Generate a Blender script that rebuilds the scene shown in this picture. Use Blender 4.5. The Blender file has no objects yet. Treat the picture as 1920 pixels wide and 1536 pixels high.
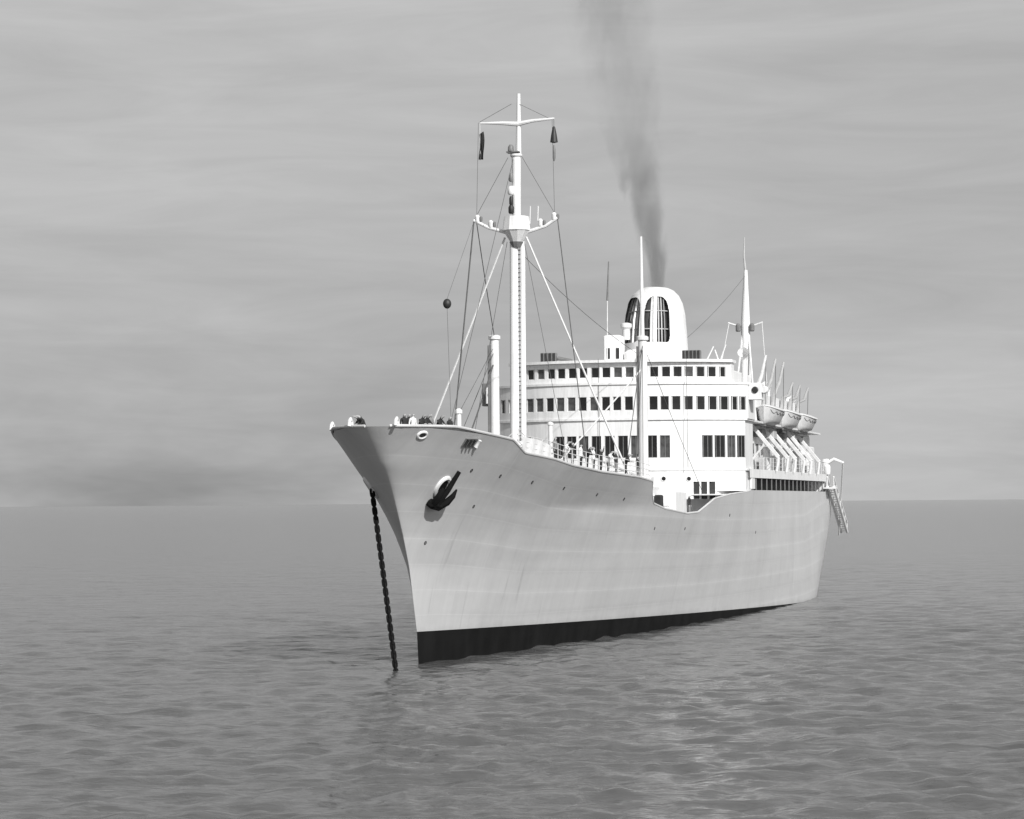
import bpy, bmesh, math, random
from mathutils import Vector, Matrix
random.seed(7)
R = math.radians
sc = bpy.context.scene
col = sc.collection

# ------------------------------------------------------------------ camera
cam_d = bpy.data.cameras.new('camera')
cam = bpy.data.objects.new('camera', cam_d); col.objects.link(cam)
cam_d.sensor_width = 36.0
cam_d.lens = 93.75
cam_d.clip_start = 0.5
cam_d.clip_end = 200000
cam.matrix_world = (Matrix.Translation((0, 0, 9.5)) @ Matrix.Rotation(R(90) + math.atan(175/5000), 4, 'X')
                    @ Matrix.Rotation(R(-0.42), 4, 'Z'))
sc.camera = cam

# ------------------------------------------------------------------ light
SUN_AZ, SUN_EL = R(29), R(33)          # azimuth: right of straight behind the camera
SUN_STRENGTH, SKY_STRENGTH = 4.6, 0.099
sun_dir = Vector((math.sin(SUN_AZ)*math.cos(SUN_EL), -math.cos(SUN_AZ)*math.cos(SUN_EL), math.sin(SUN_EL)))
sun_d = bpy.data.lights.new('sun', 'SUN'); sun_d.energy = SUN_STRENGTH; sun_d.angle = R(0.6)
sun_d.color = (1.0, 0.995, 0.985)
sun = bpy.data.objects.new('sun', sun_d); col.objects.link(sun)
sun.rotation_euler = sun_dir.to_track_quat('Z', 'Y').to_euler()
sun.location = (60, -60, 90)

world = bpy.data.worlds.new('World'); sc.world = world
world.use_nodes = True
wn, wl = world.node_tree.nodes, world.node_tree.links
wn.clear()
w_out = wn.new('ShaderNodeOutputWorld'); w_bg = wn.new('ShaderNodeBackground')
w_sky = wn.new('ShaderNodeTexSky'); w_sky.sky_type = 'NISHITA'; w_sky.sun_disc = False
w_sky.sun_elevation = SUN_EL
w_sky.sun_rotation = math.pi - SUN_AZ
w_sky.air_density = 1.6; w_sky.dust_density = 3.0; w_sky.ozone_density = 1.0
w_bw = wn.new('ShaderNodeRGBToBW'); wl.new(w_sky.outputs[0], w_bw.inputs[0])   # black and white film
w_tc = wn.new('ShaderNodeTexCoord')
w_map = wn.new('ShaderNodeMapping'); w_map.inputs['Scale'].default_value = (1.0, 1.0, 3.5); w_map.inputs['Location'].default_value = (1.16, 7.651, -0.76)
wl.new(w_tc.outputs['Generated'], w_map.inputs[0])
w_n = wn.new('ShaderNodeTexNoise'); w_n.inputs['Scale'].default_value = 2.4
w_n.inputs['Detail'].default_value = 6; w_n.inputs['Roughness'].default_value = 0.52
w_n.inputs['Distortion'].default_value = 0.4
wl.new(w_map.outputs[0], w_n.inputs['Vector'])
w_r = wn.new('ShaderNodeMapRange'); w_r.inputs['From Min'].default_value = 0.36; w_r.inputs['From Max'].default_value = 0.68
w_r.interpolation_type = 'SMOOTHSTEP'
w_r.inputs['To Min'].default_value = 0.34; w_r.inputs['To Max'].default_value = 1.0
wl.new(w_n.outputs['Fac'], w_r.inputs['Value'])
w_mix = wn.new('ShaderNodeMix'); w_mix.data_type = 'FLOAT'
wl.new(w_r.outputs[0], w_mix.inputs['Factor'])
wl.new(w_bw.outputs[0], w_mix.inputs[2])
w_mix.inputs[3].default_value = 5.3          # thin high cloud veil
w_m2 = wn.new('ShaderNodeMapping'); w_m2.inputs['Scale'].default_value = (1.0, 1.0, 7.0); w_m2.inputs['Location'].default_value = (0.4, 2.2, 1.9)
wl.new(w_tc.outputs['Generated'], w_m2.inputs[0])
w_n2 = wn.new('ShaderNodeTexNoise'); w_n2.inputs['Scale'].default_value = 9.0; w_n2.inputs['Detail'].default_value = 7
w_n2.inputs['Roughness'].default_value = 0.6; w_n2.inputs['Distortion'].default_value = 0.7
wl.new(w_m2.outputs[0], w_n2.inputs['Vector'])
w_r2 = wn.new('ShaderNodeMapRange'); w_r2.inputs['From Min'].default_value = 0.32; w_r2.inputs['From Max'].default_value = 0.68
w_r2.inputs['To Min'].default_value = 0.92; w_r2.inputs['To Max'].default_value = 1.06
wl.new(w_n2.outputs['Fac'], w_r2.inputs['Value'])
w_mul = wn.new('ShaderNodeMath'); w_mul.operation = 'MULTIPLY'
wl.new(w_mix.outputs[0], w_mul.inputs[0]); wl.new(w_r2.outputs[0], w_mul.inputs[1])
wl.new(w_mul.outputs[0], w_bg.inputs['Color'])
w_bg.inputs['Strength'].default_value = SKY_STRENGTH
wl.new(w_bg.outputs[0], w_out.inputs[0])

sc.view_settings.view_transform = 'Standard'
sc.view_settings.look = 'None'
sc.view_settings.gamma = 1.0
sc.view_settings.use_curve_mapping = False
sc.view_settings.exposure = 0.0
sc.render.engine = 'CYCLES'
sc.cycles.use_denoising = True
sc.cycles.max_bounces = 8
sc.cycles.volume_bounces = 1

# ------------------------------------------------------------------ ship frame and hull lines
TH = R(13.2); X0, D0 = -5.6, 157.0
SHIP = Matrix.Translation((X0, D0, 0)) @ Matrix.Rotation(-TH, 4, 'Z')   # local x = port, y = aft, z = up

def lerp(tab, x):
    if x <= tab[0][0]: return tab[0][1]
    for (a, b), (c, d) in zip(tab, tab[1:]):
        if x <= c: return b + (d-b)*(x-a)/(c-a)
    return tab[-1][1]

STEM = [(-4, 0.6), (0, 0), (2, -.3), (5.8, -1.9), (7.65, -3.2), (9.9, -5.1), (11.7, -6.9), (13.8, -8.5), (15, -9.5)]
TOP = [(-9, 13.85), (-5, 13.85), (-2.4, 13.6), (1.9, 13.25), (4.6, 12.5), (9.4, 12.2), (13, 11.85), (19, 11.5), (27.7, 11.2),
       (31.4, 10.95), (32.6, 10.1), (34, 9.4), (37.3, 9.0), (43.7, 8.62), (46.9, 8.7), (51.4, 9.7), (57, 10.05), (64, 10.25),
       (66, 10.4), (117.5, 10.4), (117.6, 12.15), (160, 12.5)]
SHEER = [(-9, 13.85), (1.9, 13.25), (13, 11.9), (28, 11.25), (50, 10.6), (70, 10.4), (100, 10.6), (116, 12.1), (160, 12.5)]
DECK = [(-9, 12.88), (-5, 12.88), (1.9, 12.4), (4.6, 12.3), (9.4, 12.08), (13, 11.72), (19, 11.38), (27.7, 11.05), (31.4, 10.8)]

def stem(z): return lerp(STEM, z)
def stern(z): return 136 + 13*max(0, min(1, z/10.0))
def half(s, z):
    zz = max(0, min(1, z/13.8)); u = s - stem(z)
    if u <= 0: return 0.0
    b = 1.05 - .62*zz**1.25
    x = min(1, u/(110-30*zz)); t = 10.6*(1-(1-x)**2)**b
    zt = max(0, min(1, z/10.0)); sa = 101 + 19*zt; se = stern(z)
    if s > sa: t *= max(0, 1-((s-sa)/(se-sa))**2.2)**.5
    if z < 0: t *= 1 + z*.03
    if 2.0 < z and -4 < s < 60:            # knuckle: the plating hollows below it and flares out to the rail above
        zk = 9.2; zt_ = max(lerp(SHEER, s), zk+.5)
        f = ((z-2.0)/(zk-2.0))**1.6 if z < zk else max(0, (zt_-z)/(zt_-zk))
        t -= .5*f*math.exp(-((s-21)/13.0)**2)
    return t
def top(s): return lerp(TOP, s)
def deckz(s): return lerp(DECK, s)
def front(t, base=60.0, amp=4.0, hw=10.5): return base + amp*min(1.3, abs(t)/hw)**2.6

# ------------------------------------------------------------------ materials (black and white film: all neutral)
def nmat(name, v, rough=.5, var=.06, scale=1.5, metal=0.0, bump=0.0, bscale=8.0, spec=.5):
    m = bpy.data.materials.new(name); m.use_nodes = True
    n, l = m.node_tree.nodes, m.node_tree.links
    b = n['Principled BSDF']
    b.inputs['Roughness'].default_value = rough; b.inputs['Metallic'].default_value = metal
    b.inputs['Specular IOR Level'].default_value = spec
    tc = n.new('ShaderNodeTexCoord'); no = n.new('ShaderNodeTexNoise')
    no.inputs['Scale'].default_value = scale; no.inputs['Detail'].default_value = 5
    l.new(tc.outputs['Object'], no.inputs['Vector'])
    cr = n.new('ShaderNodeMapRange')
    cr.inputs['From Min'].default_value = .3; cr.inputs['From Max'].default_value = .7
    cr.inputs['To Min'].default_value = v*(1-var); cr.inputs['To Max'].default_value = v*(1+var)
    l.new(no.outputs['Fac'], cr.inputs['Value']); l.new(cr.outputs[0], b.inputs['Base Color'])
    if bump:
        n2 = n.new('ShaderNodeTexNoise'); n2.inputs['Scale'].default_value = bscale; n2.inputs['Detail'].default_value = 3
        l.new(tc.outputs['Object'], n2.inputs['Vector'])
        bp = n.new('ShaderNodeBump'); bp.inputs['Strength'].default_value = bump; bp.inputs['Distance'].default_value = .05
        l.new(n2.outputs['Fac'], bp.inputs['Height']); l.new(bp.outputs[0], b.inputs['Normal'])
    return m

WHITE = nmat('white_paint', .78, .42, .04, .6, bump=.15, bscale=1.2)
def streaked(m, lo=.9):
    n, l = m.node_tree.nodes, m.node_tree.links
    b = n['Principled BSDF']; src = b.inputs['Base Color'].links[0].from_socket
    tc = n.new('ShaderNodeTexCoord'); mp = n.new('ShaderNodeMapping'); mp.inputs['Scale'].default_value = (1, 1, .09)
    l.new(tc.outputs['Object'], mp.inputs[0])
    no = n.new('ShaderNodeTexNoise'); no.inputs['Scale'].default_value = 3.2; no.inputs['Detail'].default_value = 5; no.inputs['Roughness'].default_value = .65
    l.new(mp.outputs[0], no.inputs['Vector'])
    r = n.new('ShaderNodeMapRange')
    for k, v in zip(('From Min', 'From Max', 'To Min', 'To Max'), (.36, .6, lo, 1.0)): r.inputs[k].default_value = v
    l.new(no.outputs['Fac'], r.inputs['Value'])
    x = n.new('ShaderNodeMath'); x.operation = 'MULTIPLY'
    l.new(src, x.inputs[0]); l.new(r.outputs[0], x.inputs[1]); l.new(x.outputs[0], b.inputs['Base Color'])
streaked(WHITE, .86)
WHITE2 = nmat('weathered_white_paint', .66, .5, .12, 2.0)
DARK = nmat('dark_iron', .022, .55, .3, 3)
IRON = nmat('anchor_iron', .007, .85, .3, 3, spec=.15)
GREY = nmat('grey_paint', .16, .5, .15, 2)
LGREY = nmat('light_grey_paint', .42, .5, .1, 2)
GLASS = nmat('window_glass', .012, .16, .6, .5)
DECKM = nmat('deck_planks', .2, .7, .15, 3)
DIM = nmat('shaded_recess', .035, .6, .2, 1)  # near-black colour standing in for shade inside the promenade and other recesses
ROPE = nmat('wire_rope', .09, .7, .2, 5)
PALE_ROPE = nmat('pale_rope', .62, .7, .1, 5)
CANVAS = nmat('canvas_cover', .5, .85, .1, 4, bump=.4, bscale=6)
CANVAS2 = nmat('white_canvas', .66, .85, .08, 3)
BOAT = nmat('lifeboat_paint', .5, .5, .08, 2)
CLOTH = nmat('flag_cloth', .03, .9, .2, 3)
SKIN = nmat('skin', .36, .6, .05, 5)
HAIR = nmat('hair', .03, .7, .1, 5)
COAT_DARK = nmat('dark_cloth', .025, .9, .2, 6)
COAT_WHITE = nmat('white_cloth', .7, .9, .05, 6)
COAT_GREY = nmat('grey_cloth', .2, .9, .1, 6)

def hull_material():
    m = bpy.data.materials.new('hull_paint'); m.use_nodes = True
    n, l = m.node_tree.nodes, m.node_tree.links
    b = n['Principled BSDF']; b.inputs['Roughness'].default_value = .48
    tc = n.new('ShaderNodeTexCoord')
    def noise(scale, vec, detail=4, rough=.5):
        mp = n.new('ShaderNodeMapping'); mp.inputs['Scale'].default_value = vec
        l.new(tc.outputs['Object'], mp.inputs[0])
        no = n.new('ShaderNodeTexNoise'); no.inputs['Scale'].default_value = scale
        no.inputs['Detail'].default_value = detail; no.inputs['Roughness'].default_value = rough
        l.new(mp.outputs[0], no.inputs['Vector']); return no.outputs['Fac']
    def rng(sock, a, b_, c, d):
        r = n.new('ShaderNodeMapRange')
        for k, v in zip(('From Min', 'From Max', 'To Min', 'To Max'), (a, b_, c, d)): r.inputs[k].default_value = v
        l.new(sock, r.inputs['Value']); return r.outputs[0]
    def mth(op, a, b_):
        x = n.new('ShaderNodeMath'); x.operation = op
        for k, v in enumerate((a, b_)):
            if isinstance(v, (int, float)): x.inputs[k].default_value = v
            else: l.new(v, x.inputs[k])
        return x.outputs[0]
    broad = rng(noise(.22, (1, 1, 1)), .3, .7, .93, 1.05)
    streak = rng(noise(1.7, (0, 1, .05), 6, .7), .34, .66, .955, 1.02)       # vertical weather streaks
    rust = rng(noise(.9, (0, 1, .12), 6, .65), .62, .76, 1.0, .72)           # occasional stains
    sep = n.new('ShaderNodeSeparateXYZ'); l.new(tc.outputs['Object'], sep.inputs[0])
    # plating: slightly different plates, staggered butts
    at_ = n.new('ShaderNodeAttribute'); at_.attribute_name = 'strake'
    cmb = n.new('ShaderNodeCombineXYZ'); l.new(sep.outputs[1], cmb.inputs[0]); l.new(at_.outputs['Fac'], cmb.inputs[1])
    br = n.new('ShaderNodeTexBrick'); br.inputs['Scale'].default_value = 1.0
    br.inputs['Brick Width'].default_value = 7.5; br.inputs['Row Height'].default_value = 1.0
    br.inputs['Mortar Size'].default_value = .03; br.inputs['Mortar Smooth'].default_value = .6; br.offset = .5
    br.inputs['Color1'].default_value = (.985,)*3+(1,); br.inputs['Color2'].default_value = (1.015,)*3+(1,); br.inputs['Mortar'].default_value = (1.07,)*3+(1,)
    l.new(cmb.outputs[0], br.inputs['Vector'])
    pl = n.new('ShaderNodeRGBToBW'); l.new(br.outputs['Color'], pl.inputs[0])
    v = mth('MULTIPLY', mth('MULTIPLY', mth('MULTIPLY', broad, streak), rust), pl.outputs[0])
    v = mth('MULTIPLY', v, .5)
    # boot topping: painted line falling towards the stern
    line = mth('SUBTRACT', 1.98, mth('MULTIPLY', sep.outputs[1], .0204))
    boot = mth('LESS_THAN', sep.outputs[2], line)
    dirt = rng(mth('ADD', mth('SUBTRACT', sep.outputs[2], line), mth('MULTIPLY', noise(.7, (1, 1, .3)), .8)), .2, .75, .82, 1.0)
    v = mth('MULTIPLY', v, dirt)
    mx = n.new('ShaderNodeMix'); mx.data_type = 'FLOAT'
    l.new(boot, mx.inputs['Factor']); l.new(v, mx.inputs[2])
    l.new(rng(noise(.8, (1, 1, .4)), .3, .7, .005, .011), mx.inputs[3])
    l.new(mx.outputs[0], b.inputs['Base Color'])
    l.new(rng(boot, 0, 1, .5, .12), b.inputs['Specular IOR Level']); l.new(rng(boot, 0, 1, .48, .7), b.inputs['Roughness'])
    bp = n.new('ShaderNodeBump'); bp.inputs['Strength'].default_value = .22; bp.inputs['Distance'].default_value = .12
    l.new(noise(.55, (1, 1, 1.3), 2), bp.inputs['Height'])
    l.new(bp.outputs[0], b.inputs['Normal'])
    return m
HULL = hull_material()

# ------------------------------------------------------------------ mesh helpers
class MB:
    def __init__(self): self.v = []; self.f = []; self.m = []; self.cur = 0
    def add(self, vs, fs):
        o = len(self.v); self.v += [tuple(p) for p in vs]
        for f in fs: self.f.append(tuple(i+o for i in f)); self.m.append(self.cur)
    def box(self, c, d, rot=None):
        hx, hy, hz = d[0]/2, d[1]/2, d[2]/2
        ps = [Vector((x*hx, y*hy, z*hz)) for z in (-1, 1) for y in (-1, 1) for x in (-1, 1)]
        if rot is not None: ps = [rot @ p for p in ps]
        self.add([p+Vector(c) for p in ps], [(0, 2, 3, 1), (4, 5, 7, 6), (0, 1, 5, 4), (2, 6, 7, 3), (0, 4, 6, 2), (1, 3, 7, 5)])
    def bev(self, c, d, b=.04):
        # box with chamfered vertical and top edges
        hx, hy, hz = d[0]/2, d[1]/2, d[2]/2
        def ring(k, z): return [(c[0]+sx*(hx-k-(b if e else 0)), c[1]+sy*(hy-k-(0 if e else b)), c[2]+z)
                                for sx, sy, e in ((-1, -1, 1), (1, -1, 1), (1, -1, 0), (1, 1, 0), (1, 1, 1), (-1, 1, 1), (-1, 1, 0), (-1, -1, 0))]
        vs = ring(0, -hz)+ring(0, hz-b)+ring(b, hz)
        fs = [tuple(range(7, -1, -1)), tuple(range(16, 24))]
        for r in (0, 8):
            for i in range(8): fs.append((r+i, r+(i+1) % 8, r+8+(i+1) % 8, r+8+i))
        self.add(vs, fs)
    def tube(self, pts, r, n=8, cap=True):
        pts = [Vector(p) for p in pts]; rs = r if isinstance(r, (list, tuple)) else [r]*len(pts)
        vs, fs = [], []
        up = None
        for i, p in enumerate(pts):
            d = (pts[min(i+1, len(pts)-1)]-pts[max(i-1, 0)]).normalized()
            if up is None:
                up = Vector((0, 0, 1)) if abs(d.z) < .9 else Vector((1, 0, 0))
            a = d.cross(up).normalized(); up = a.cross(d).normalized()
            for k in range(n):
                w = 2*math.pi*k/n
                vs.append(p+(a*math.cos(w)+up*math.sin(w))*rs[i])
        for i in range(len(pts)-1):
            for k in range(n): fs.append((i*n+k, i*n+(k+1) % n, (i+1)*n+(k+1) % n, (i+1)*n+k))
        if cap: fs.append(tuple(range(n-1, -1, -1))); fs.append(tuple((len(pts)-1)*n+k for k in range(n)))
        self.add(vs, fs)
    def lathe(self, c, prof, n=16, axis=None):
        q = Vector((0, 0, 1)).rotation_difference(Vector(axis)) if axis is not None else None
        vs, fs = [], []
        for r, z in prof:
            for k in range(n):
                p = Vector((r*math.cos(2*math.pi*k/n), r*math.sin(2*math.pi*k/n), z))
                if q: p = q @ p
                vs.append(p+Vector(c))
        for i in range(len(prof)-1):
            for k in range(n): fs.append((i*n+k, i*n+(k+1) % n, (i+1)*n+(k+1) % n, (i+1)*n+k))
        fs.append(tuple(range(n-1, -1, -1))); fs.append(tuple((len(prof)-1)*n+k for k in range(n)))
        self.add(vs, fs)
    def mesh(self, name, mats, smooth=None, merge=None):
        me = bpy.data.meshes.new(name); me.from_pydata(self.v, [], self.f)
        for m in (mats if isinstance(mats, (list, tuple)) else [mats]): me.materials.append(m)
        me.polygons.foreach_set('material_index', self.m)
        bm = bmesh.new(); bm.from_mesh(me)
        if merge: bmesh.ops.remove_doubles(bm, verts=bm.verts, dist=merge)
        bmesh.ops.recalc_face_normals(bm, faces=bm.faces)
        if smooth is not None:
            for f in bm.faces: f.smooth = True
            for e in bm.edges:
                if len(e.link_faces) == 2 and e.calc_face_angle(0) > smooth: e.smooth = False
        bm.to_mesh(me); bm.free()
        return me
    def build(self, name, mats, parent=None, smooth=None, merge=None):
        return place(name, self.mesh(name, mats, smooth, merge), parent)

def place(name, me, parent=None, m=None):
    o = bpy.data.objects.new(name, me); col.objects.link(o)
    if parent is not None: o.parent = parent
    if m is not None: o.matrix_local = m
    return o
def tag(o, label=None, cat=None, group=None, kind=None):
    if label: o['label'] = label
    if cat: o['category'] = cat
    if group: o['group'] = group
    if kind: o['kind'] = kind
    return o
def empty(name, m):
    o = bpy.data.objects.new(name, None); col.objects.link(o); o.matrix_world = m; o.empty_display_size = .3
    return o
def at(t, s, z, rot=0.0): return SHIP @ Matrix.Translation((t, s, z)) @ Matrix.Rotation(rot, 4, 'Z')
SM = R(35)

# ------------------------------------------------------------------ sea
def sea():
    waves = []
    rnd = random.Random(3)
    for i in range(72):
        lam = .55*(5.2/.55)**(rnd.random())
        ang = R(70)+rnd.gauss(0, .75)
        amp = .0054*lam**.8
        waves.append((2*math.pi/lam*math.cos(ang), 2*math.pi/lam*math.sin(ang), amp, rnd.random()*6.28, lam))
    import numpy as np
    r = [2.0, 12, 30, 50]
    while r[-1] < 240: r.append(r[-1]*1.0032)
    while r[-1] < 700: r.append(r[-1]*1.006)
    while r[-1] < 2500: r.append(r[-1]*1.02)
    while r[-1] < 90000: r.append(r[-1]*1.25)
    r = np.array(r)
    a = np.concatenate([np.linspace(-180, -18, 40)[:-1], np.linspace(-18, 18, 560), np.linspace(18, 180, 40)[1:-1]])
    a = np.radians(a)
    RR, AA = np.meshgrid(r, a, indexing='ij')
    X = RR*np.sin(AA); Y = RR*np.cos(AA)
    Z = np.zeros_like(X)
    patch = .65+.35*np.sin(X*.021+1.3*np.sin(Y*.013))*np.sin(Y*.009+.7)      # wind patches
    for kx, ky, am, ph, lam in waves:
        fade = np.clip((lam*75/RR)**1.5, 0, 1)
        w = np.sin(kx*X+ky*Y+ph)
        Z += am*fade*(w+.25*np.abs(w)**2)
    Z *= patch*np.clip((650-RR)/480, 0, 1)*(np.abs(AA) < R(18.5))
    nr, na = X.shape
    verts = np.stack([X, Y, Z], -1).reshape(-1, 3)
    i, j = np.meshgrid(np.arange(nr-1), np.arange(na), indexing='ij')
    j2 = (j+1) % na
    faces = np.stack([i*na+j, (i+1)*na+j, (i+1)*na+j2, i*na+j2], -1).reshape(-1, 4)
    me = bpy.data.meshes.new('sea')
    me.vertices.add(len(verts)); me.vertices.foreach_set('co', verts.ravel())
    nf = len(faces)
    me.loops.add(nf*4); me.loops.foreach_set('vertex_index', faces.ravel().astype(np.int32))
    me.polygons.add(nf); me.polygons.foreach_set('loop_start', np.arange(0, nf*4, 4, dtype=np.int32))
    me.polygons.foreach_set('use_smooth', np.ones(nf, dtype=bool))
    me.update(calc_edges=True); me.validate()
    if me.polygons[nf//2].normal.z < 0: me.flip_normals()
    m = bpy.data.materials.new('sea_water'); m.use_nodes = True
    n, l = m.node_tree.nodes, m.node_tree.links
    b = n['Principled BSDF']
    b.inputs['Base Color'].default_value = (.085, .085, .085, 1)
    b.inputs['Roughness'].default_value = .1; b.inputs['IOR'].default_value = 1.333
    tc = n.new('ShaderNodeTexCoord')
    def nz(scale, vec, detail):
        mp = n.new('ShaderNodeMapping'); mp.inputs['Scale'].default_value = vec
        l.new(tc.outputs['Object'], mp.inputs[0])
        x = n.new('ShaderNodeTexNoise'); x.inputs['Scale'].default_value = scale; x.inputs['Detail'].default_value = detail
        x.inputs['Distortion'].default_value = .6
        l.new(mp.outputs[0], x.inputs['Vector']); return x.outputs['Fac']
    b1 = n.new('ShaderNodeBump'); b1.inputs['Strength'].default_value = 1.0; b1.inputs['Distance'].default_value = .11
    l.new(nz(1.5, (.7, 1.3, 1), 6), b1.inputs['Height'])
    b2 = n.new('ShaderNodeBump'); b2.inputs['Strength'].default_value = 1.0; b2.inputs['Distance'].default_value = .45
    l.new(nz(.16, (.7, 1.4, 1), 3), b2.inputs['Height']); l.new(b1.outputs[0], b2.inputs['Normal'])
    l.new(b2.outputs[0], b.inputs['Normal'])
    me.materials.append(m)
    o = place('sea', me); tag(o, 'calm grey sea with small ripples reaching a hazy horizon', kind='structure')
sea()

# ------------------------------------------------------------------ the ship
ship = empty('passenger_ship', SHIP)
tag(ship, 'white passenger liner lying at anchor, bow to the viewer, black boot topping, smoking funnel', 'ship')

def hull():
    mb = MB()
    NC = 400
    ws = [0, 4e-7, 2e-6, 6e-6, 1.5e-5, 3e-5, 6e-5, 1e-4, 1.7e-4, .00027, .0004, .0012, .0025, .0045] + [.007+(1-.007)*i/NC for i in range(NC+1)]
    # make columns denser in the forebody
    rows = []
    NS = 11
    for k in range(NS):
        off = .0 if k % 2 else .009
        a, b_ = k/NS, (k+1)/NS
        for q in range(6): rows.append((a+.007*(k > 0)+(b_-a-.007*(k > 0))*q/5, off))
    grid = []
    for v, off in rows:
        line = []
        for w in ws:
            z = -3+v*16
            for _ in range(6):
                s = stem(z)+(stern(z)-stem(z))*w
                z = min(-3+v*(lerp(SHEER, s)+3), top(s))
            h = half(s, z)
            if h > .12 and w < .985: h += off*min(1, h/1.0)
            line.append((h, s, z))
        grid.append(line)
    nr, nc = len(rows), len(ws)
    for sg in (1, -1):
        vs = [(sg*p[0], p[1], p[2]) for ln in grid for p in ln]
        fs = []
        for i in range(nr-1):
            for j in range(nc-1):
                q = [i*nc+j, i*nc+j+1, (i+1)*nc+j+1, (i+1)*nc+j]
                if abs(vs[q[3]][2]-vs[q[0]][2]) < 1e-6 and abs(vs[q[2]][2]-vs[q[1]][2]) < 1e-6 and \
                   abs(abs(vs[q[3]][0])-abs(vs[q[0]][0])) < 1e-6 and abs(abs(vs[q[2]][0])-abs(vs[q[1]][0])) < 1e-6: continue
                fs.append(tuple(q if sg > 0 else q[::-1]))
        mb.add(vs, fs)
    o = mb.build('hull', HULL, ship, R(38), 1e-4)
    a = o.data.attributes.new('strake', 'FLOAT', 'POINT')       # which strake a point of the plating lies on
    a.data.foreach_set('value', [(q.co.z+3)/(lerp(SHEER, q.co.y)+3)*NS for q in o.data.vertices])
    return o
hull_o = hull()

def edge_pts(s0, s1, step=.5, dz=0.0, inset=0.0, sg=1):
    out = []; n = max(1, int(round((s1-s0)/step)))
    for i in range(n+1):
        s = s0+(s1-s0)*i/n; z = top(s)
        out.append((sg*max(0.0, half(s, z)-inset), s, z+dz))
    return out

# decks, inner bulwarks, cap rails
def decks():
    mb = MB()
    def strip(ss, zf, inset=.1):
        vs, fs = [], []
        for s in ss:
            z = zf(s); h = max(.02, half(s, min(z, 13.8))-inset)
            vs += [(-h, s, z), (0, s, z+.06), (h, s, z)]
        for i in range(len(ss)-1):
            fs += [(3*i, 3*i+1, 3*i+4, 3*i+3), (3*i+1, 3*i+2, 3*i+5, 3*i+4)]
        mb.add(vs, fs)
    strip([-7.2+.4*i for i in range(97)], deckz)
    strip([31.4+i for i in range(32)], lambda s: 8.3)
    strip([62+i for i in range(57)], lambda s: 10.33, .05)
    strip([117.7+i for i in range(30)], lambda s: 11.3, .05)
    mb.build('deck', DECKM, ship)
    for s_, z0_, z1_ in ((31.45, 8.2, 10.86), (117.7, 10.3, 12.1)):
        b = MB(); n_ = 6; zz = [z0_+(z1_-z0_)*k/n_ for k in range(n_+1)]
        b.add([(half(s_, z)-.12, s_, z) for z in zz]+[(-half(s_, z)+.12, s_, z) for z in zz[::-1]], [tuple(range(2*n_+2))])
        b.build('deck_bulkhead', WHITE, ship)
    for sg in (1, -1):
        ib = MB()
        a = edge_pts(-8.2, 66, .4, 0, .14, sg)
        vs, fs = [], []
        for (t, s, z) in a:
            zb = deckz(s) if s < 31.4 else 8.25
            zb = min(zb, z-.02)
            while zb < z-.05 and stem(zb) > s-.3: zb += .04
            hb = max(0.0, half(s, zb)-.14)
            vs += [(t, s, z-.01), (sg*min(abs(t), hb) if s < 31 else sg*hb, s, zb)]
        for i in range(len(a)-1): fs.append((2*i, 2*i+1, 2*i+3, 2*i+2))
        ib.add(vs, fs); ib.build('bulwark_lining', WHITE2, ship, SM)
        cr = MB()
        cr.tube(edge_pts(-8.45, 66, .3, .0, .06, sg), .085, 8)
        cr.build('cap_rail', HULL, ship, SM)
decks()

# open rail along the foredeck
stan = MB(); stan.tube([(0, 0, 0), (0, 0, 1.05)], .028, 6); stan_me = stan.mesh('stanchion', WHITE2)
for sg in (1, -1):
    for h in (1.05, .7, .36):
        mb = MB(); mb.tube(edge_pts(3.0, 31.0, .8, h, .12, sg) if h < 1.05 else
                           [(sg*(half(1.4, 13.3)-.1), 1.4, 13.4)]+edge_pts(3.2, 31.0, .8, h, .12, sg), .022, 5)
        mb.build('rail', WHITE2, ship)
    s = 3.4
    while s < 31.2:
        t, _, z = edge_pts(s, s+.1, 1, 0, .12, sg)[0]
        place('stanchion', stan_me, ship, Matrix.Translation((t, s, z))); s += 1.4

# white boat-deck post by the break of the forecastle, vent pipe, bitts and winches
mb = MB(); mb.tube([(5.95, 9.5, 12.0), (5.95, 9.5, 14.3)], .14, 10); mb.lathe((5.95, 9.5, 14.3), [(.2, 0), (.2, .12), (.05, .2)], 10)
mb.build('rail_post', WHITE, ship, SM)
mb = MB(); mb.tube([(1.9, 2.5, 12.2), (1.9, 2.5, 14.9)], [.17, .15], 10); mb.lathe((1.9, 2.5, 14.85), [(.22, 0), (.22, .2), (.08, .3)], 10)
mb.build('vent_pipe', WHITE, ship, SM)
def winch(t, s, z):
    mb = MB(); mb.bev((t, s, z+.3), (1.6, 1.0, .6)); mb.lathe((t-.9, s, z+.85), [(.45, 0), (.45, .1), (.28, .15), (.28, 1.65), (.45, 1.7), (.45, 1.8)], 14, (1, 0, 0))
    mb.bev((t+.5, s+.5, z+.7), (.5, .5, .8)); mb.build('winch', GREY, ship, SM)
winch(-1.6, -1.5, 12.5); winch(1.6, -.5, 12.45); winch(2.5, 36.5, 8.3); winch(-3, 36.5, 8.3)
def bitts(t, s, z, sc_=1.0, mat=WHITE):
    mb = MB(); mb.bev((t, s, z+.06), (.5*sc_, 1.5*sc_, .12))
    for d in (-.45, .45): mb.lathe((t, s+d*sc_, z+.1), [(.2*sc_, 0), (.2*sc_, .75*sc_), (.27*sc_, .8*sc_), (.27*sc_, .92*sc_), (.1*sc_, .98*sc_)], 12)
    mb.build('bitts', mat, ship, SM)
bitts(7.3, 36.2, 8.9, 1.15); bitts(7.6, 40.8, 8.3, 1.0); bitts(-7, 37, 8.3)
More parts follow.
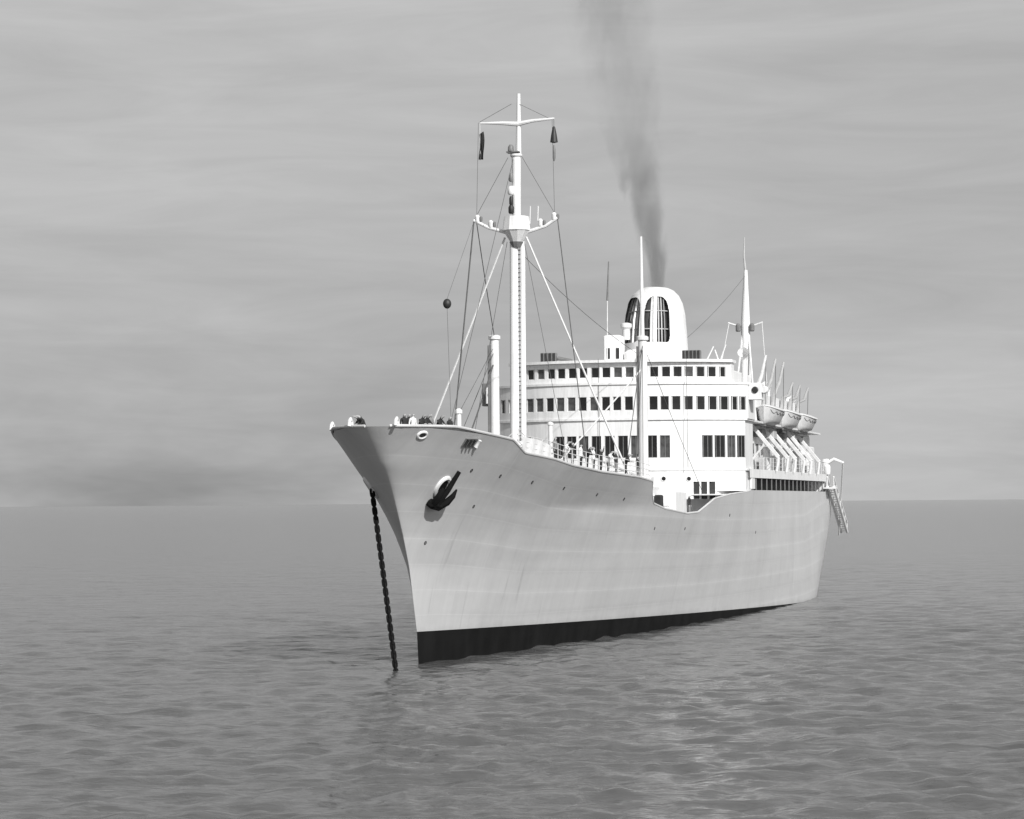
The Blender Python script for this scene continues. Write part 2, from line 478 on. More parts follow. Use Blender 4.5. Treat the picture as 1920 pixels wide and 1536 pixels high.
bitts(-1.3, -5.6, 12.75, 1.0)
# curved white fairlead horns on the bow rail
for (s, sg) in ((-7.9, -1), (-8.3, 1), (-4.0, -1)):
    t, _, z = edge_pts(s, s+.1, 1, 0, .08, sg)[0]
    mb = MB(); mb.tube([(t, s-.3, z), (t, s-.22, z+.3), (t, s-.02, z+.42), (t, s+.2, z+.3), (t, s+.28, z)], .1, 8)
    mb.build('fairlead', WHITE, ship, SM)
# dark cargo hatch door and white locker in the well
mb = MB(); mb.bev((7.45, 38.7, 9.25), (.7, .9, 1.5), .08); mb.build('winch_guard', DARK, ship)
mb = MB(); mb.bev((6.9, 47.5, 9.3), (1.6, 5.0, 2.0), .1); mb.build('deck_locker', WHITE, ship)
for t in (-3.2, 3.2):
    mb = MB(); mb.bev((t*.0, 20 if t < 0 else 39.5, 11.7 if t < 0 else 8.9), (5.5, 7, 1.2), .08); mb.build('cargo_hatch', LGREY, ship)

mb = MB(); mb.lathe((4.3, 6.6, 12.15), [(1.1, 0), (1.15, .6), (.9, 1.0), (.3, 1.15)], 18); mb.build('covered_winch', WHITE, ship, SM)
mb = MB(); vs = []; fs = []; nn = 26
for i in range(nn+1):
    s_ = 4.2+5.0*i/nn; t_, _, z_ = edge_pts(s_, s_+.1, 1, 0, .09, 1)[0]
    for k in range(6):
        f_ = k/5; vs.append((t_+.05*math.sin(i*.9)*math.sin(f_*3.14), s_, z_+.06+(.9-.18*max(0, (i-15)/11))*f_))
for i in range(nn):
    for k in range(5): fs.append((i*6+k, i*6+k+1, i*6+k+7, i*6+k+6))
mb.add(vs, fs); mb.build('weather_cloth', CANVAS2, ship, R(70))
# ---------------------------------------------------------------- hull fittings
def hull_frame(s, z, sg):
    e = .15
    p = Vector((sg*half(s, z), s, z))
    ds = Vector((sg*(half(s+e, z)-half(s-e, z)), 2*e, 0)); dz = Vector((sg*(half(s, z+e)-half(s, z-e)), 0, 2*e))
    nrm = ds.cross(dz); 
    if nrm.x*sg < 0: nrm = -nrm
    nrm.normalize()
    up = (Vector((0, 0, 1))-nrm*nrm.z).normalized(); sd = up.cross(nrm).normalized()
    M = Matrix((sd, up, nrm)).transposed().to_4x4(); M.translation = p     # x along hull, y up hull, z outward
    return M
def ring_mesh(name, a, b_, r, mat, n=20):
    mb = MB(); pts = [(a*math.cos(2*math.pi*k/n), b_*math.sin(2*math.pi*k/n), 0) for k in range(n+1)]
    mb.tube(pts, r, 8, False); return mb.mesh(name, mat, SM)
def disc_mesh(name, a, b_, mat, z=.0, n=20):
    mb = MB(); mb.add([(a*math.cos(2*math.pi*k/n), b_*math.sin(2*math.pi*k/n), z) for k in range(n)], [tuple(range(n))])
    return mb.mesh(name, mat)
hawse_ring = ring_mesh('hawse_lip', .5, .62, .16, WHITE2); hawse_hole = disc_mesh('hawse_pipe', .5, .62, IRON, .05)
for sg in (1, -1):
    M = hull_frame(-2.4, 10.45, sg)
    h = place('hawse_pipe', hawse_hole, hull_o, M); place('hawse_lip', hawse_ring, hull_o, M)
chock_ring = ring_mesh('chock_lip', .3, .22, .09, WHITE); chock_hole = disc_mesh('mooring_chock', .3, .22, DARK, .05)
for s, z, sg in ((7.0, 13.0, -1), (-6.9, 13.35, 1), (4.0, 12.7, -1)):
    z = min(z, top(s)-.35); M = hull_frame(s, z, sg)
    place('mooring_chock', chock_hole, hull_o, M); place('chock_lip', chock_ring, hull_o, M)
# roller chock on the port bow: dark opening with rollers
M = hull_frame(-2.7, 13.0, 1)
mb = MB(); mb.box((0, 0, .03), (1.5, .55, .06)); place('roller_chock', mb.mesh('roller_chock', GREY), hull_o, M)
for k in (-.55, -.18, .18):
    mb = MB(); mb.lathe((k, -.24, .1), [(.1, 0), (.07, .12), (.07, .36), (.1, .48)], 10, (0, 1, 0))
    place('chock_roller', mb.mesh('chock_roller', DARK, SM), hull_o, M)
mb = MB(); mb.lathe((.62, -.24, .12), [(.13, 0), (.1, .12), (.1, .36), (.13, .48)], 10, (0, 1, 0))
place('chock_roller', mb.mesh('chock_roller', WHITE, SM), hull_o, M)
# scuppers and side lights
sc_ring = ring_mesh('scupper_lip', .1, .1, .025, HULL, 12); sc_hole = disc_mesh('scupper', .1, .1, GREY, .012, 12)
for s, z in ((-.6, 11.4), (3.2, 11.1), (8.2, 10.75), (14, 10.4), (21, 10.0), (27, 9.7), (36, 7.6), (44, 7.5), (2.2, 9.3), (58, 8.4), (70, 6.9), (-1.2, 7.2)):
    M = hull_frame(s, z, 1); place('scupper', sc_hole, hull_o, M); place('scupper_lip', sc_ring, hull_o, M)

# ---------------------------------------------------------------- superstructure
def cut_wall(mb, fs, ts, z0, z1, holes, depth=.16):
    """wall following y = fs(t), with rectangular holes (t, width, za, zb) and their reveals"""
    tb = set(ts); zb = {z0, z1}
    for t, w, a, b_ in holes: tb |= {t-w/2, t+w/2}; zb |= {a, b_}
    def uniq(x):
        x = sorted(x); o = [x[0]]
        for q in x[1:]:
            if q-o[-1] > 1e-4: o.append(q)
        return o
    tb, zb = uniq(tb), uniq(zb)
    P = lambda t, z, d=0: (t, fs(t)+d, z)
    for i in range(len(tb)-1):
        for j in range(len(zb)-1):
            tm, zm = (tb[i]+tb[i+1])/2, (zb[j]+zb[j+1])/2
            if any(abs(tm-t) < w/2 and a < zm < b_ for t, w, a, b_ in holes): continue
            mb.add([P(tb[i], zb[j]), P(tb[i+1], zb[j]), P(tb[i+1], zb[j+1]), P(tb[i], zb[j+1])], [(0, 1, 2, 3)])
    for t, w, a, b_ in holes:
        l_, r_ = t-w/2, t+w/2
        for (p, q) in (((l_, a), (r_, a)), ((r_, a), (r_, b_)), ((r_, b_), (l_, b_)), ((l_, b_), (l_, a))):
            mb.add([P(*p), P(*q), P(*q, depth), P(*p, depth)], [(0, 1, 2, 3)])

def window_meshes(w, h, mull):
    fr = MB(); k = .045
    for c, d in (((-w/2+k/2, 0, 0), (k, .07, h)), ((w/2-k/2, 0, 0), (k, .07, h)), ((0, 0, h/2-k/2), (w-2*k, .07, k)), ((0, 0, -h/2+k/2), (w-2*k, .07, k))): fr.box(c, d)
    if mull: fr.box((0, 0, 0), (.05, .06, h-2*k))
    pn = MB(); pn.box((0, .03, 0), (w-.02, .02, h-.02))
    return fr.mesh('window', WHITE2 if not mull else GREY), pn.mesh('pane', GLASS)
PANE_ALT = nmat('curtained_glass', .06, .2, .5, 2)

def make_windows(fs, holes, mull, rnd):
    cache = {}
    for t, w, a, b_ in holes:
        key = (round(w, 3), round(b_-a, 3))
        if key not in cache: cache[key] = window_meshes(w, b_-a, mull)
        f, p = cache[key]
        sl = (fs(t+.2)-fs(t-.2))/.4
        M = Matrix.Translation((t, fs(t)+.11, (a+b_)/2)) @ Matrix.Rotation(math.atan(sl), 4, 'Z')
        fo = place('window', f, ship, M); po = place('pane', p, fo)
        if rnd.random() < .22:
            po.material_slots[0].link = 'OBJECT'; po.material_slots[0].material = PANE_ALT
rnd = random.Random(11)
r1 = [-8.8, -8.05, -7.2, -6.25, -5.3, -4.4, -3.45, -2.52, -1.5, -.6, .36, 1.32, 2.25, 3.3, 4.24, 5.14, 6.02, 6.9, 7.76, 8.55]
r2 = [-9.85, -8.95, -8.02, -7.12, -6.22, -5.28, -4.36, -3.4, -2.46, -1.5, -.52, .4, 1.36, 2.34, 3.34, 4.22, 5.12, 6.08, 7.0, 7.9, 8.74, 9.5, 10.1]
r3 = [-9.9, -9.2, -8.4, -7.5, -4.44, -3.42, -2.4, -1.34, -.24, .86, 1.9, 3.2, 4.22, 7.48, 8.4, 9.24, 9.95]
H1 = [(t, .70 if abs(t) < 8.3 else .5, 19.58, 20.44) for t in r1]
H2 = [(t, .70 if abs(t) < 9.3 else .5, 16.88, 18.02) for t in r2]
H3 = [(t, (.80 if abs(t) < 9 else .6), 13.05, 14.85) for t in r3]
DOORS = [(6.62, .46, 9.7, 11.1), (7.2, .46, 9.7, 11.1), (7.8, .46, 9.7, 11.1), (-7.2, .46, 9.7, 11.1)]
tsr = lambda a: [-a+2*a*i/40 for i in range(41)]
def ring_front(z0, z1, hw, holes, base, aft, name, inner=None, s_in=68.0):
    mb = MB(); fs = lambda t: front(t, base)
    cut_wall(mb, fs, tsr(hw), z0, z1, holes)
    # sides and back, roof
    sa = fs(hw); inn = inner if inner else hw
    pts = [(hw, sa), (hw, s_in), (inn, s_in), (inn, aft), (-inn, aft), (-inn, s_in), (-hw, s_in), (-hw, sa)]
    if not inner: pts = [(hw, sa), (hw, aft), (-hw, aft), (-hw, sa)]
    for (a, b_) in zip(pts, pts[1:]): mb.add([(*a, z0), (*b_, z0), (*b_, z1), (*a, z1)], [(0, 1, 2, 3)])
    fr = [(t, fs(t)) for t in tsr(hw)]
    top_ = [(*p, z1) for p in fr]+[(*p, z1) for p in pts[1:-1]]
    mb.add(top_, [tuple(range(len(top_)))])
    o = mb.build(name, WHITE, ship, None, 1e-4)
    return fs
fA = ring_front(10.2, 16.18, 10.2, H3+DOORS, 60.0, 122, 'promenade_house', 8.5, 68.5)
make_windows(fA, H3, True, rnd)
for t, w, a, b_ in DOORS:
    d = MB(); d.box((0, 0, 0), (w-.01, .04, b_-a-.01)); place('doorway', d.mesh('doorway', DIM), ship, Matrix.Translation((t, fA(t)+.12, (a+b_)/2)))
mb = MB(); mb.add([(-9.5, 63.2, 8.28), (9.5, 63.2, 8.28), (9.5, 63.2, 10.12), (-9.5, 63.2, 10.12)], [(0, 1, 2, 3)])
mb.box((0, 62.2, 10.05), (19.4, 2.4, .1)); mb.build('lower_front', WHITE, ship)
fB = ring_front(16.22, 19.08, 10.5, H2, 59.95, 112, 'bridge_deck_house', 8.6, 68.0)
make_windows(fB, H2, False, rnd)
fC = ring_front(19.1, 20.78, 9.2, H1, 60.6, 77, 'wheelhouse', 6.4, 65.0)
make_windows(fC, H1, False, rnd)
# portholes low on the front
ph_r = ring_mesh('porthole_rim', .2, .2, .04, WHITE, 16); ph_d = disc_mesh('porthole', .2, .2, GLASS, .015, 16)
for t, z in ((4.1, 11.35), (6.05, 11.33), (-4.2, 11.4), (-6, 11.4), (2.2, 11.4)):
    sl = (fA(t+.2)-fA(t-.2))/.4
    M = Matrix.Translation((t, fA(t)-.01, z)) @ Matrix.Rotation(math.atan(sl), 4, 'Z') @ Matrix.Rotation(R(90), 4, 'X')
    o = place('porthole', ph_d, ship, M); place('porthole_rim', ph_r, o)
# deck edges: brows above the windows, wheelhouse roof
def slab(name, hw, base, aft, z0, z1, mat=WHITE, over=0.0):
    mb = MB(); fs = lambda t: front(t, base)-over
    fr = [(t, fs(t)) for t in tsr(hw)]+[(hw, aft), (-hw, aft)]
    n = len(fr)
    mb.add([(*p, z0) for p in fr]+[(*p, z1) for p in fr], [tuple(range(n-1, -1, -1)), tuple(range(n, 2*n))]+[(i, (i+1) % n, n+(i+1) % n, n+i) for i in range(n)])
    return mb.build(name, mat, ship)
slab('wheelhouse_roof', 9.35, 60.6, 65.2, 20.80, 21.02, WHITE, .4)
mb = MB(); mb.box((0, 71.3, 20.9), (13.2, 12, .2)); mb.build('wheelhouse_roof', WHITE, ship)
slab('bridge_moulding', 10.62, 59.95, 68.1, 18.98, 19.16, WHITE, .12)
slab('deck_moulding', 10.42, 59.95, 68.6, 16.1, 16.28, WHITE, .1)
slab('deck_moulding', 10.36, 60.0, 68.6, 12.0, 12.12, WHITE, .06)
# bridge wings with side lights
for sg in (1, -1):
    mb = MB(); mb.bev((sg*11.0, 65.0, 18.45), (1.1, 1.7, 1.35), .08); w = mb.build('bridge_wing', WHITE, ship)
    mb = MB(); mb.lathe((sg*11.05, 64.12, 18.55), [(.27, 0), (.27, .06), (.2, .1)], 16, (0, -1, 0)); mb.build('side_light', DARK, w)
    if sg > 0:
        mb = MB(); mb.lathe((11.75, 64.6, 18.55), [(.1, -.3), (.3, -.2), (.34, .1), (.25, .3)], 14, (0, -1, 0)); mb.build('searchlight', WHITE, w, SM)
mb = MB(); mb.bev((-11.75, 65.2, 18.55), (.5, 1.0, 1.9), .06); mb.build('wing_cab', GREY, ship)
# promenade: bulwark plate over the openings, stanchions, deck edge
for sg in (1, -1):
    mb = MB()
    ss = [65.2+.65*i for i in range(82)]
    vs, fs_ = [], []
    for s in ss:
        t = half(s, 10.4)+.02
        vs += [(sg*t, s, 11.42), (sg*t, s, 12.14), (sg*(t-.12), s, 12.14), (sg*(t-.12), s, 11.42)]
    for i in range(len(ss)-1):
        for k in range(4): fs_.append((4*i+k, 4*i+(k+1) % 4, 4*i+4+(k+1) % 4, 4*i+4+k))
    mb.add(vs, fs_); mb.build('promenade_bulwark', WHITE, ship)
    mb = MB(); mb.bev((sg*(half(67, 10.4)-.1), 67.3, 10.98), (.16, 2.0, .94), .02); mb.build('end_plate', WHITE, ship)
ps = MB(); ps.bev((0, 0, 0), (.1, .15, 1.06), .02); ps_me = ps.mesh('promenade_stanchion', GREY)
for sg in (1, -1):
    s = 68.9; k = 0
    while s < 117:
        place('promenade_stanchion', ps_me, ship, Matrix.Translation((sg*(half(s, 10.4)-.08), s, 10.91)))
        s += 2.9
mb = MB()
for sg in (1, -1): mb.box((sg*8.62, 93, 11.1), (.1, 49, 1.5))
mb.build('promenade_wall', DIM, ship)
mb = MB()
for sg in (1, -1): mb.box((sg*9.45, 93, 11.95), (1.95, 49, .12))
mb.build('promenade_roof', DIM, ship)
# boat deck, its rail, upper houses
mb = MB(); mb.box((0, 95, 16.3), (19.4, 53, .16)); mb.build('boat_deck', WHITE2, ship)
mb = MB(); mb.bev((0, 86, 20.2), (12, 22, 2.2), .1); mb.build('funnel_house', WHITE, ship)
mb = MB(); mb.bev((0, 133, 13.2), (13, 20, 4.4), .1); mb.build('aft_house', WHITE, ship)
mb = MB(); mb.bev((0, 131, 16.4), (9, 12, 2.4), .1); mb.build('aft_house', WHITE, ship)
for zz in (.35, .7, 1.05):
    for sg in (1, -1):
        mb = MB(); mb.tube([(sg*(half(s, 10.4)-.1), s, 12.14+zz) for s in range(69, 119, 2)], .02, 5); mb.build('rail', WHITE2, ship)
for sg in (1, -1):
    for i in range(25):
        s = 69+2*i; place('stanchion', stan_me, ship, Matrix.Translation((sg*(half(s, 10.4)-.1), s, 12.14)))
# side windows of the house behind the rail
sw = window_meshes(1.0, .9, True)
for i in range(17):
    M = Matrix.Translation((8.53, 71.5+2.9*i, 14.1)) @ Matrix.Rotation(R(90), 4, 'Z')
    f = place('window', sw[0], ship, M); place('pane', sw[1], f)
# equipment crowded on the upper deck
rq = random.Random(5)
for i in range(9):
    s = 83+3.6*i; mb = MB(); hh = rq.uniform(.7, 1.5)
    mb.bev((9.3, s, 12.1+hh/2), (rq.uniform(.7, 1.1), rq.uniform(.8, 1.8), hh), .05)
    mb.build('deck_locker', [LGREY, GREY, WHITE2][i % 3], ship)

for i in range(10):
    s = 80+3.9*i; mb = MB(); mb.lathe((rq.uniform(8.9, 10.0), s, 12.12), [(.22, 0), (.22, rq.uniform(.9, 1.7)), (.4, 1.8), (.42, 2.0), (.15, 2.2)], 10); mb.build('mushroom_ventilator', [WHITE2, LGREY, GREY][i % 3], ship, SM)
for i in range(5):
    s = 82+7.5*i; mb = MB(); mb.bev((8.9, s, 15.5), (.8, 2.2, .7), .06); mb.build('raft_rack', [GREY, LGREY][i % 2], ship)
# housing with two dark windows forward of the funnel
mb = MB(); mb.bev((-1.65, 69.5, 22.3), (1.5, 2.0, 2.5), .12); hs = mb.build('ventilator_house', WHITE, ship)
mb = MB(); mb.bev((.3, 70.5, 21.7), (2.2, 2.6, 1.3), .3); mb.build('skylight', WHITE, ship)
for t in (-1.95, -1.15):
    mb = MB(); mb.box((t, 68.49, 22.0), (.28, .06, .9)); mb.build('louvre', DARK, hs)
# slatted lockers on the wheelhouse roof
def slatted(t, s, w, h, z, mat):
    mb = MB(); mb.bev((t, s, z+h/2), (w-.06, .7, h), .04); o = mb.build('signal_locker', GREY, ship)
    n = max(3, int(w/.3)); sl = MB(); sl.bev((0, 0, 0), (w/n*.62, .06, h-.08), .01); me = sl.mesh('slat', mat)
    for k in range(n): place('slat', me, o, Matrix.Translation((t-w/2+(k+.5)*w/n, s-.385, z+h/2)))
slatted(-5.95, 63.4, 1.35, .82, 21.03, DARK); slatted(5.95, 63.6, 1.55, .82, 21.03, DARK)
mb = MB(); mb.tube([(-5.2, 63.4, 21.4), (-4.0, 63.4, 21.15)], .16, 8); mb.build('signal_lamp', GREY, ship)
for a, b_ in (((7.0, 64.6, 21.0), (7.6, 64.6, 22.2)), ((7.9, 66, 21), (8.4, 66, 22.4)), ((8.0, 64.6, 21.0), (7.7, 64.6, 21.9))):
    mb = MB(); mb.tube([a, b_], .06, 6); mb.build('roof_pole', WHITE, ship)
mb = MB(); mb.tube([(-.85, 62.4, 21.0), (-.8, 62.4, 26.0)], .045, 6); ao = mb.build('whip_aerial', WHITE2, ship)
mb = MB(); mb.tube([(-.8, 62.4, 26.0), (-.66, 62.4, 29.2)], [.09, .05], 6); mb.build('aerial_tip', GREY, ao)

# ---------------------------------------------------------------- funnel
def funnel():
    NA, NZ = 360, 130
    prof = [(21.1, 4.9, 2.95, 0), (22.5, 4.8, 2.85, 0), (24.5, 4.65, 2.72, .1), (26.0, 4.4, 2.58, .25), (27.0, 4.0, 2.35, .4),
            (27.7, 3.45, 2.0, .55), (28.15, 2.8, 1.55, .7), (28.35, 2.2, 1.15, .8)]
    def ring(z):
        tb = [[(p[0], p[k]) for p in prof] for k in (1, 2, 3)]
        return [lerp(q, z) for q in tb]
    S0 = 80.0
    def pt(phi, z, d=0.0):
        a, b_, c = ring(z); a -= d; b_ -= d
        return (b_*math.sin(phi), S0+c-a*math.cos(phi), z)
    zs = [21.1+(28.35-21.1)*(1-(1-j/NZ)**1.25) for j in range(NZ+1)]
    def inside(phi, z):
        deg = math.degrees(phi)
        for lo, hi in ((-4, 44), (-82, -13)):
            cx, hw = (lo+hi)/2, (hi-lo)/2; u = abs(deg-cx)/hw; v = abs(z-25.35)/2.05
            if u < 1 and v < 1:
                if z > 25.35:
                    if (u**3.4+v**3.4) < 1: return True
                elif (u**7+v**7) < 1: return True
        return False
    mb = MB(); rev = []
    phis = [-math.pi+2*math.pi*i/NA for i in range(NA+1)]
    cut = [[inside((phis[i]+phis[i+1])/2, (zs[j]+zs[j+1])/2) for j in range(NZ)] for i in range(NA)]
    for i in range(NA):
        for j in range(NZ):
            if cut[i][j]: continue
            mb.add([pt(phis[i], zs[j]), pt(phis[i+1], zs[j]), pt(phis[i+1], zs[j+1]), pt(phis[i], zs[j+1])], [(0, 1, 2, 3)])
    # top lip turning in
    for k in range(NA):
        a = pt(phis[k], 28.35); b_ = pt(phis[k+1], 28.35); c = pt(phis[k+1], 28.35, .35); d = pt(phis[k], 28.35, .35)
        mb.add([a, b_, c, d, (d[0], d[1], 27.2), (c[0], c[1], 27.2)], [(0, 1, 2, 3), (3, 2, 5, 4)])
    fo = mb.build('funnel', WHITE, ship, SM, 1e-4)
    # reveals
    rv = MB()
    for i in range(NA):
        for j in range(NZ):
            if not cut[i][j]: continue
            for di, dj, e in ((1, 0, ((1, 0), (1, 1))), (-1, 0, ((0, 0), (0, 1))), (0, 1, ((0, 1), (1, 1))), (0, -1, ((0, 0), (1, 0)))):
                if not cut[(i+di) % NA][j+dj]:
                    q = [(phis[i+a], zs[j+b_]) for a, b_ in e]
                    rv.add([pt(*q[0]), pt(*q[1]), pt(*q[1], .5), pt(*q[0], .5)], [(0, 1, 2, 3)])
    rv.build('grille_rim', DARK, fo, None, 1e-4)
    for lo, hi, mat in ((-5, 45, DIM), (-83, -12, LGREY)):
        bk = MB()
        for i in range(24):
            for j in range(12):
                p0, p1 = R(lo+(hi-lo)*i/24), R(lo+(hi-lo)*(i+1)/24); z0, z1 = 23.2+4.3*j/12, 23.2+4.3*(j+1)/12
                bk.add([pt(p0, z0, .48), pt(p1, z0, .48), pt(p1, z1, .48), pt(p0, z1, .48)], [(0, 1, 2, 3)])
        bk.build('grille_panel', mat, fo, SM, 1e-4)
    # vertical bars and cross bars over the openings
    for deg, r, m in ((9, .1, WHITE2), (15.5, .24, WHITE2), (24, .06, LGREY), (30, .06, LGREY), (36, .06, GREY),
                      (-18, .07, GREY), (-30, .1, WHITE), (-42, .06, GREY), (-56, .06, GREY), (-68, .05, GREY)):
        zz = [z for z in [23.2+.1*k for k in range(44)] if inside(R(deg), z)]
        b = MB(); b.tube([pt(R(deg), z, .22) for z in (zz[0]-.1, (zz[0]+zz[-1])/2, zz[-1]+.08)], r, 8); b.build('grille_bar', m, fo, SM)
    for z in (24.5, 26.1):
        for lo, hi in ((-4, 44), (-82, -13)):
            b = MB(); b.tube([pt(R(lo+(hi-lo)*k/12), z, .3) for k in range(13)], .05, 6); b.build('grille_crossbar', LGREY if hi > 0 else GREY, fo, SM)
    b = MB(); b.lathe((0, 80.8, 26.6), [(.8, 0), (.8, 1.55), (.7, 1.55), (.7, .3)], 20); b.build('uptake_pipe', DARK, fo, SM)
    b = MB(); b.lathe((-1.9, 76.4, 23.6), [(.35, 0), (.35, .9), (.5, 1.1), (.5, 1.4), (.2, 1.5)], 14); b.build('steam_pipe', WHITE, fo, SM)
funnel()

# ---------------------------------------------------------------- masts
def foremast():
    mb = MB(); mb.tube([(-.16, 26, 10.8), (-.12, 26, 27.2), (.02, 26.1, 29.0)], [.33, .29, .28], 14); fm = mb.build('foremast', WHITE, ship, SM)
    mb = MB(); mb.tube([(.42, 26.1, 11.0), (.44, 26.1, 27.4)], [.22, .2], 12); mb.build('mast_ladder_pole', WHITE, fm, SM)
    mb = MB()
    for k in range(52): mb.box((.17, 25.95, 11.3+.31*k), (.36, .05, .05))
    tag(mb.build('ladder_rungs', DARK, fm), kind='stuff')
    # crow's nest
    mb = MB(); mb.lathe((.08, 25.9, 27.35), [(.42, 0), (.9, .75), (.98, .8), (.86, 1.75), (.76, 1.75), (.8, .85)], 10); mb.build('crows_nest', WHITE, fm)
    mb = MB(); mb.lathe((.08, 25.9, 27.0), [(.3, 0), (.5, .36)], 10); mb.build('nest_bracket', GREY, fm)
    # crosstree arms rising outwards with lamps
    for sg in (1, -1):
        mb = MB(); mb.tube([(.1+sg*.75, 26, 28.05), (.1+sg*2.0, 26, 28.4), (sg*2.95, 26, 28.95)], [.13, .11, .12], 8); mb.build('crosstree', WHITE, fm, SM)
        for d, z in ((1.75, 28.4), (2.7, 28.8)):
            mb = MB(); mb.lathe((sg*d, 26, z), [(.13, 0), (.17, .1), (.17, .42), (.08, .52)], 10); mb.build('mast_lamp', WHITE, fm, SM)
            mb = MB(); mb.lathe((sg*d+.26, 26, z+.05), [(.09, 0), (.11, .1), (.11, .3), (.06, .36)], 8); mb.build('mast_lamp', GREY, fm, SM)
    for t in (1.0, 1.55):
        mb = MB(); mb.tube([(t, 26, 28.6), (t+.05, 26, 29.8)], .04, 6); mb.build('aerial', WHITE2, fm)
    # upper mast and topmast
    mb = MB(); mb.tube([(.05, 26.1, 28.6), (.06, 26.1, 33.2)], [.3, .32], 12); mb.lathe((.06, 26.1, 33.2), [(.33, 0), (.42, .1), (.42, .22), (.18, .32)], 12)
    mb.build('upper_mast', WHITE, fm, SM)
    for z, r, m in ((29.3, .2, DARK), (29.9, .14, DARK), (30.6, .24, WHITE), (31.5, .15, GREY)):
        mb = MB(); mb.lathe((-.25, 25.8, z), [(r*.7, 0), (r, .1), (r, .45), (r*.6, .6)], 10); mb.build('mast_fitting', m, fm, SM)
    mb = MB(); mb.bev((-.1, 26, 33.55), (.9, .7, .1), .02); mb.lathe((-.25, 25.8, 33.6), [(.22, 0), (.2, .3), (.1, .45)], 10); mb.build('light_platform', GREY, fm, SM)
    mb = MB(); mb.tube([(.2, 26.2, 33.2), (.24, 26.2, 37.6)], [.2, .12], 10); mb.build('topmast', WHITE, fm, SM)
    mb = MB(); mb.tube([(-2.45, 26.1, 35.66), (-.9, 26.1, 35.6), (.2, 26.1, 35.5), (1.2, 26.1, 35.68), (2.75, 26.1, 35.78)], [.06, .13, .17, .12, .07], 8); mb.build('yard', WHITE, fm, SM)
    return fm
foremast()
def kingpost(sg, h, topm):
    t = sg*5.65
    mb = MB(); mb.tube([(t, 43, 8.3), (t, 43, h)], [.38, .33], 14); mb.lathe((t, 43, h), [(.34, 0), (.46, .05), (.46, .28), (.3, .36)], 14)
    k = mb.build('kingpost', WHITE, ship, SM)
    if topm:
        mb = MB(); mb.tube([(t, 43, h+.2), (t-.05, 43, 29.2)], [.16, .09], 8); mb.build('topmast', WHITE, k, SM)
    mb = MB(); mb.bev((t, 43, 11.2), (1.3, 1.3, .3)); mb.build('boom_platform', WHITE2, k)
    mb = MB(); mb.tube([(t-sg*.5, 42.5, 11.5), (t-sg*1.2, 33.5, 12.4)], [.16, .11], 8); mb.build('derrick_boom', WHITE, k, SM)
    mb = MB(); mb.bev((t-.40, 43, h-4.4), (.2 if sg < 0 else .1, .4, 8.0), .03); mb.build('post_shade_strip', GREY, k)  # added grey strip that paints shade down the post's starboard side
kingpost(1, 21.45, True); kingpost(-1, 21.75, False)
mb = MB(); mb.bev((0, 43.5, 9.5), (13, 3, 2.4), .1); mb.build('mast_house', WHITE, ship)
# after mast
mb = MB(); mb.tube([(0, 136, 12), (0, 136, 23), (.0, 136, 29.2), (.08, 136, 34.6)], [.6, .55, .48, .2], 14); am = mb.build('after_mast', WHITE, ship, SM)
mb = MB(); mb.tube([(.05, 136, 34.4), (-.1, 136, 36.2), (-.02, 136, 38.2)], [.14, .1, .05], 8); mb.build('topmast', LGREY, am, SM)
for sg in (1, -1):
    mb = MB(); mb.tube([(sg*.4, 136, 28.4), (sg*1.9, 136, 28.9)], .1, 8); mb.build('crosstree', WHITE2, am, SM)
    mb = MB(); mb.lathe((sg*.75, 135.6, 27.9), [(.2, 0), (.28, .1), (.28, .7), (.12, .9)], 10); mb.build('mast_lamp', GREY, am, SM)
    mb = MB(); mb.tube([(sg*1.8, 136, 28.9), (sg*3.2, 131, 18)], .04, 5); mb.build('shroud', PALE_ROPE, am)
    mb = MB(); mb.tube([(sg*.3, 135.9, 28), (sg*1.35, 134, 17)], [.13, .1], 6); mb.build('derrick_boom', WHITE2, am)

# standing rigging
def stay(a, b_, r, mat=ROPE, sag=0.0, name='stay'):
    a, b_ = Vector(a), Vector(b_)
    pts = [a.lerp(b_, k/10)-Vector((0, 0, sag*4*(k/10)*(1-k/10))) for k in range(11)]
    mb = MB(); mb.tube(pts, r, 6); mb.build(name, mat, ship)
for sg in (1, -1):
    stay((sg*.75, 26, 27.7), (sg*7.7, 26.6, 11.2), .075, PALE_ROPE, .05, 'shroud')
    stay((sg*2.95, 26, 28.85), (sg*4.9, 26.4, 11.3), .05 if sg < 0 else .035, ROPE, 0, 'backstay')
stay((-2.75, 26, 28.8), (-5.65, 43, 22.0), .03, ROPE, .2)
stay((-5.75, 43, 19.9), (.5, 9.0, 12.6), .055, ROPE, .15)
stay((5.6, 43, 19.4), (2.6, 25.0, 11.7), .06, PALE_ROPE, .1)
stay((5.6, 43, 21.0), (6.9, 29.0, 11.2), .03, ROPE)
stay((-.1, 26, 33.2), (0, 6.5, 13), .02, ROPE)
for sg in (1, -1):
    stay((sg*2.6, 26.1, 35.7), (sg*2.75, 26, 28.9), .015, ROPE, name='halyard')
stay((0, 136, 34), (0, 84, 22.5), .02, ROPE, .6)
for sg in (1, -1):
    stay((sg*.5, 26, 33.2), (sg*2.9, 26, 29.0), .018, ROPE)
    stay((sg*.25, 26.1, 36.9), (sg*2.5, 26.1, 35.75), .016, ROPE)
    stay((sg*5.65, 43, 21.3), (sg*7.9, 30.5, 11.3), .022, ROPE, .1)
    stay((sg*5.65, 43, 21.3), (sg*8.6, 52.0, 10.2), .022, ROPE, .1)
    stay((sg*6.85, 33.6, 12.4), (sg*5.65, 42.9, 20.9), .03, ROPE, .15, 'topping_lift')
    stay((sg*3.6, 26.3, 11.4), (sg*.6, 26, 27.4), .018, ROPE)
stay((.0, 26, 27.0), (2.6, 60.4, 21.1), .018, ROPE, .5)
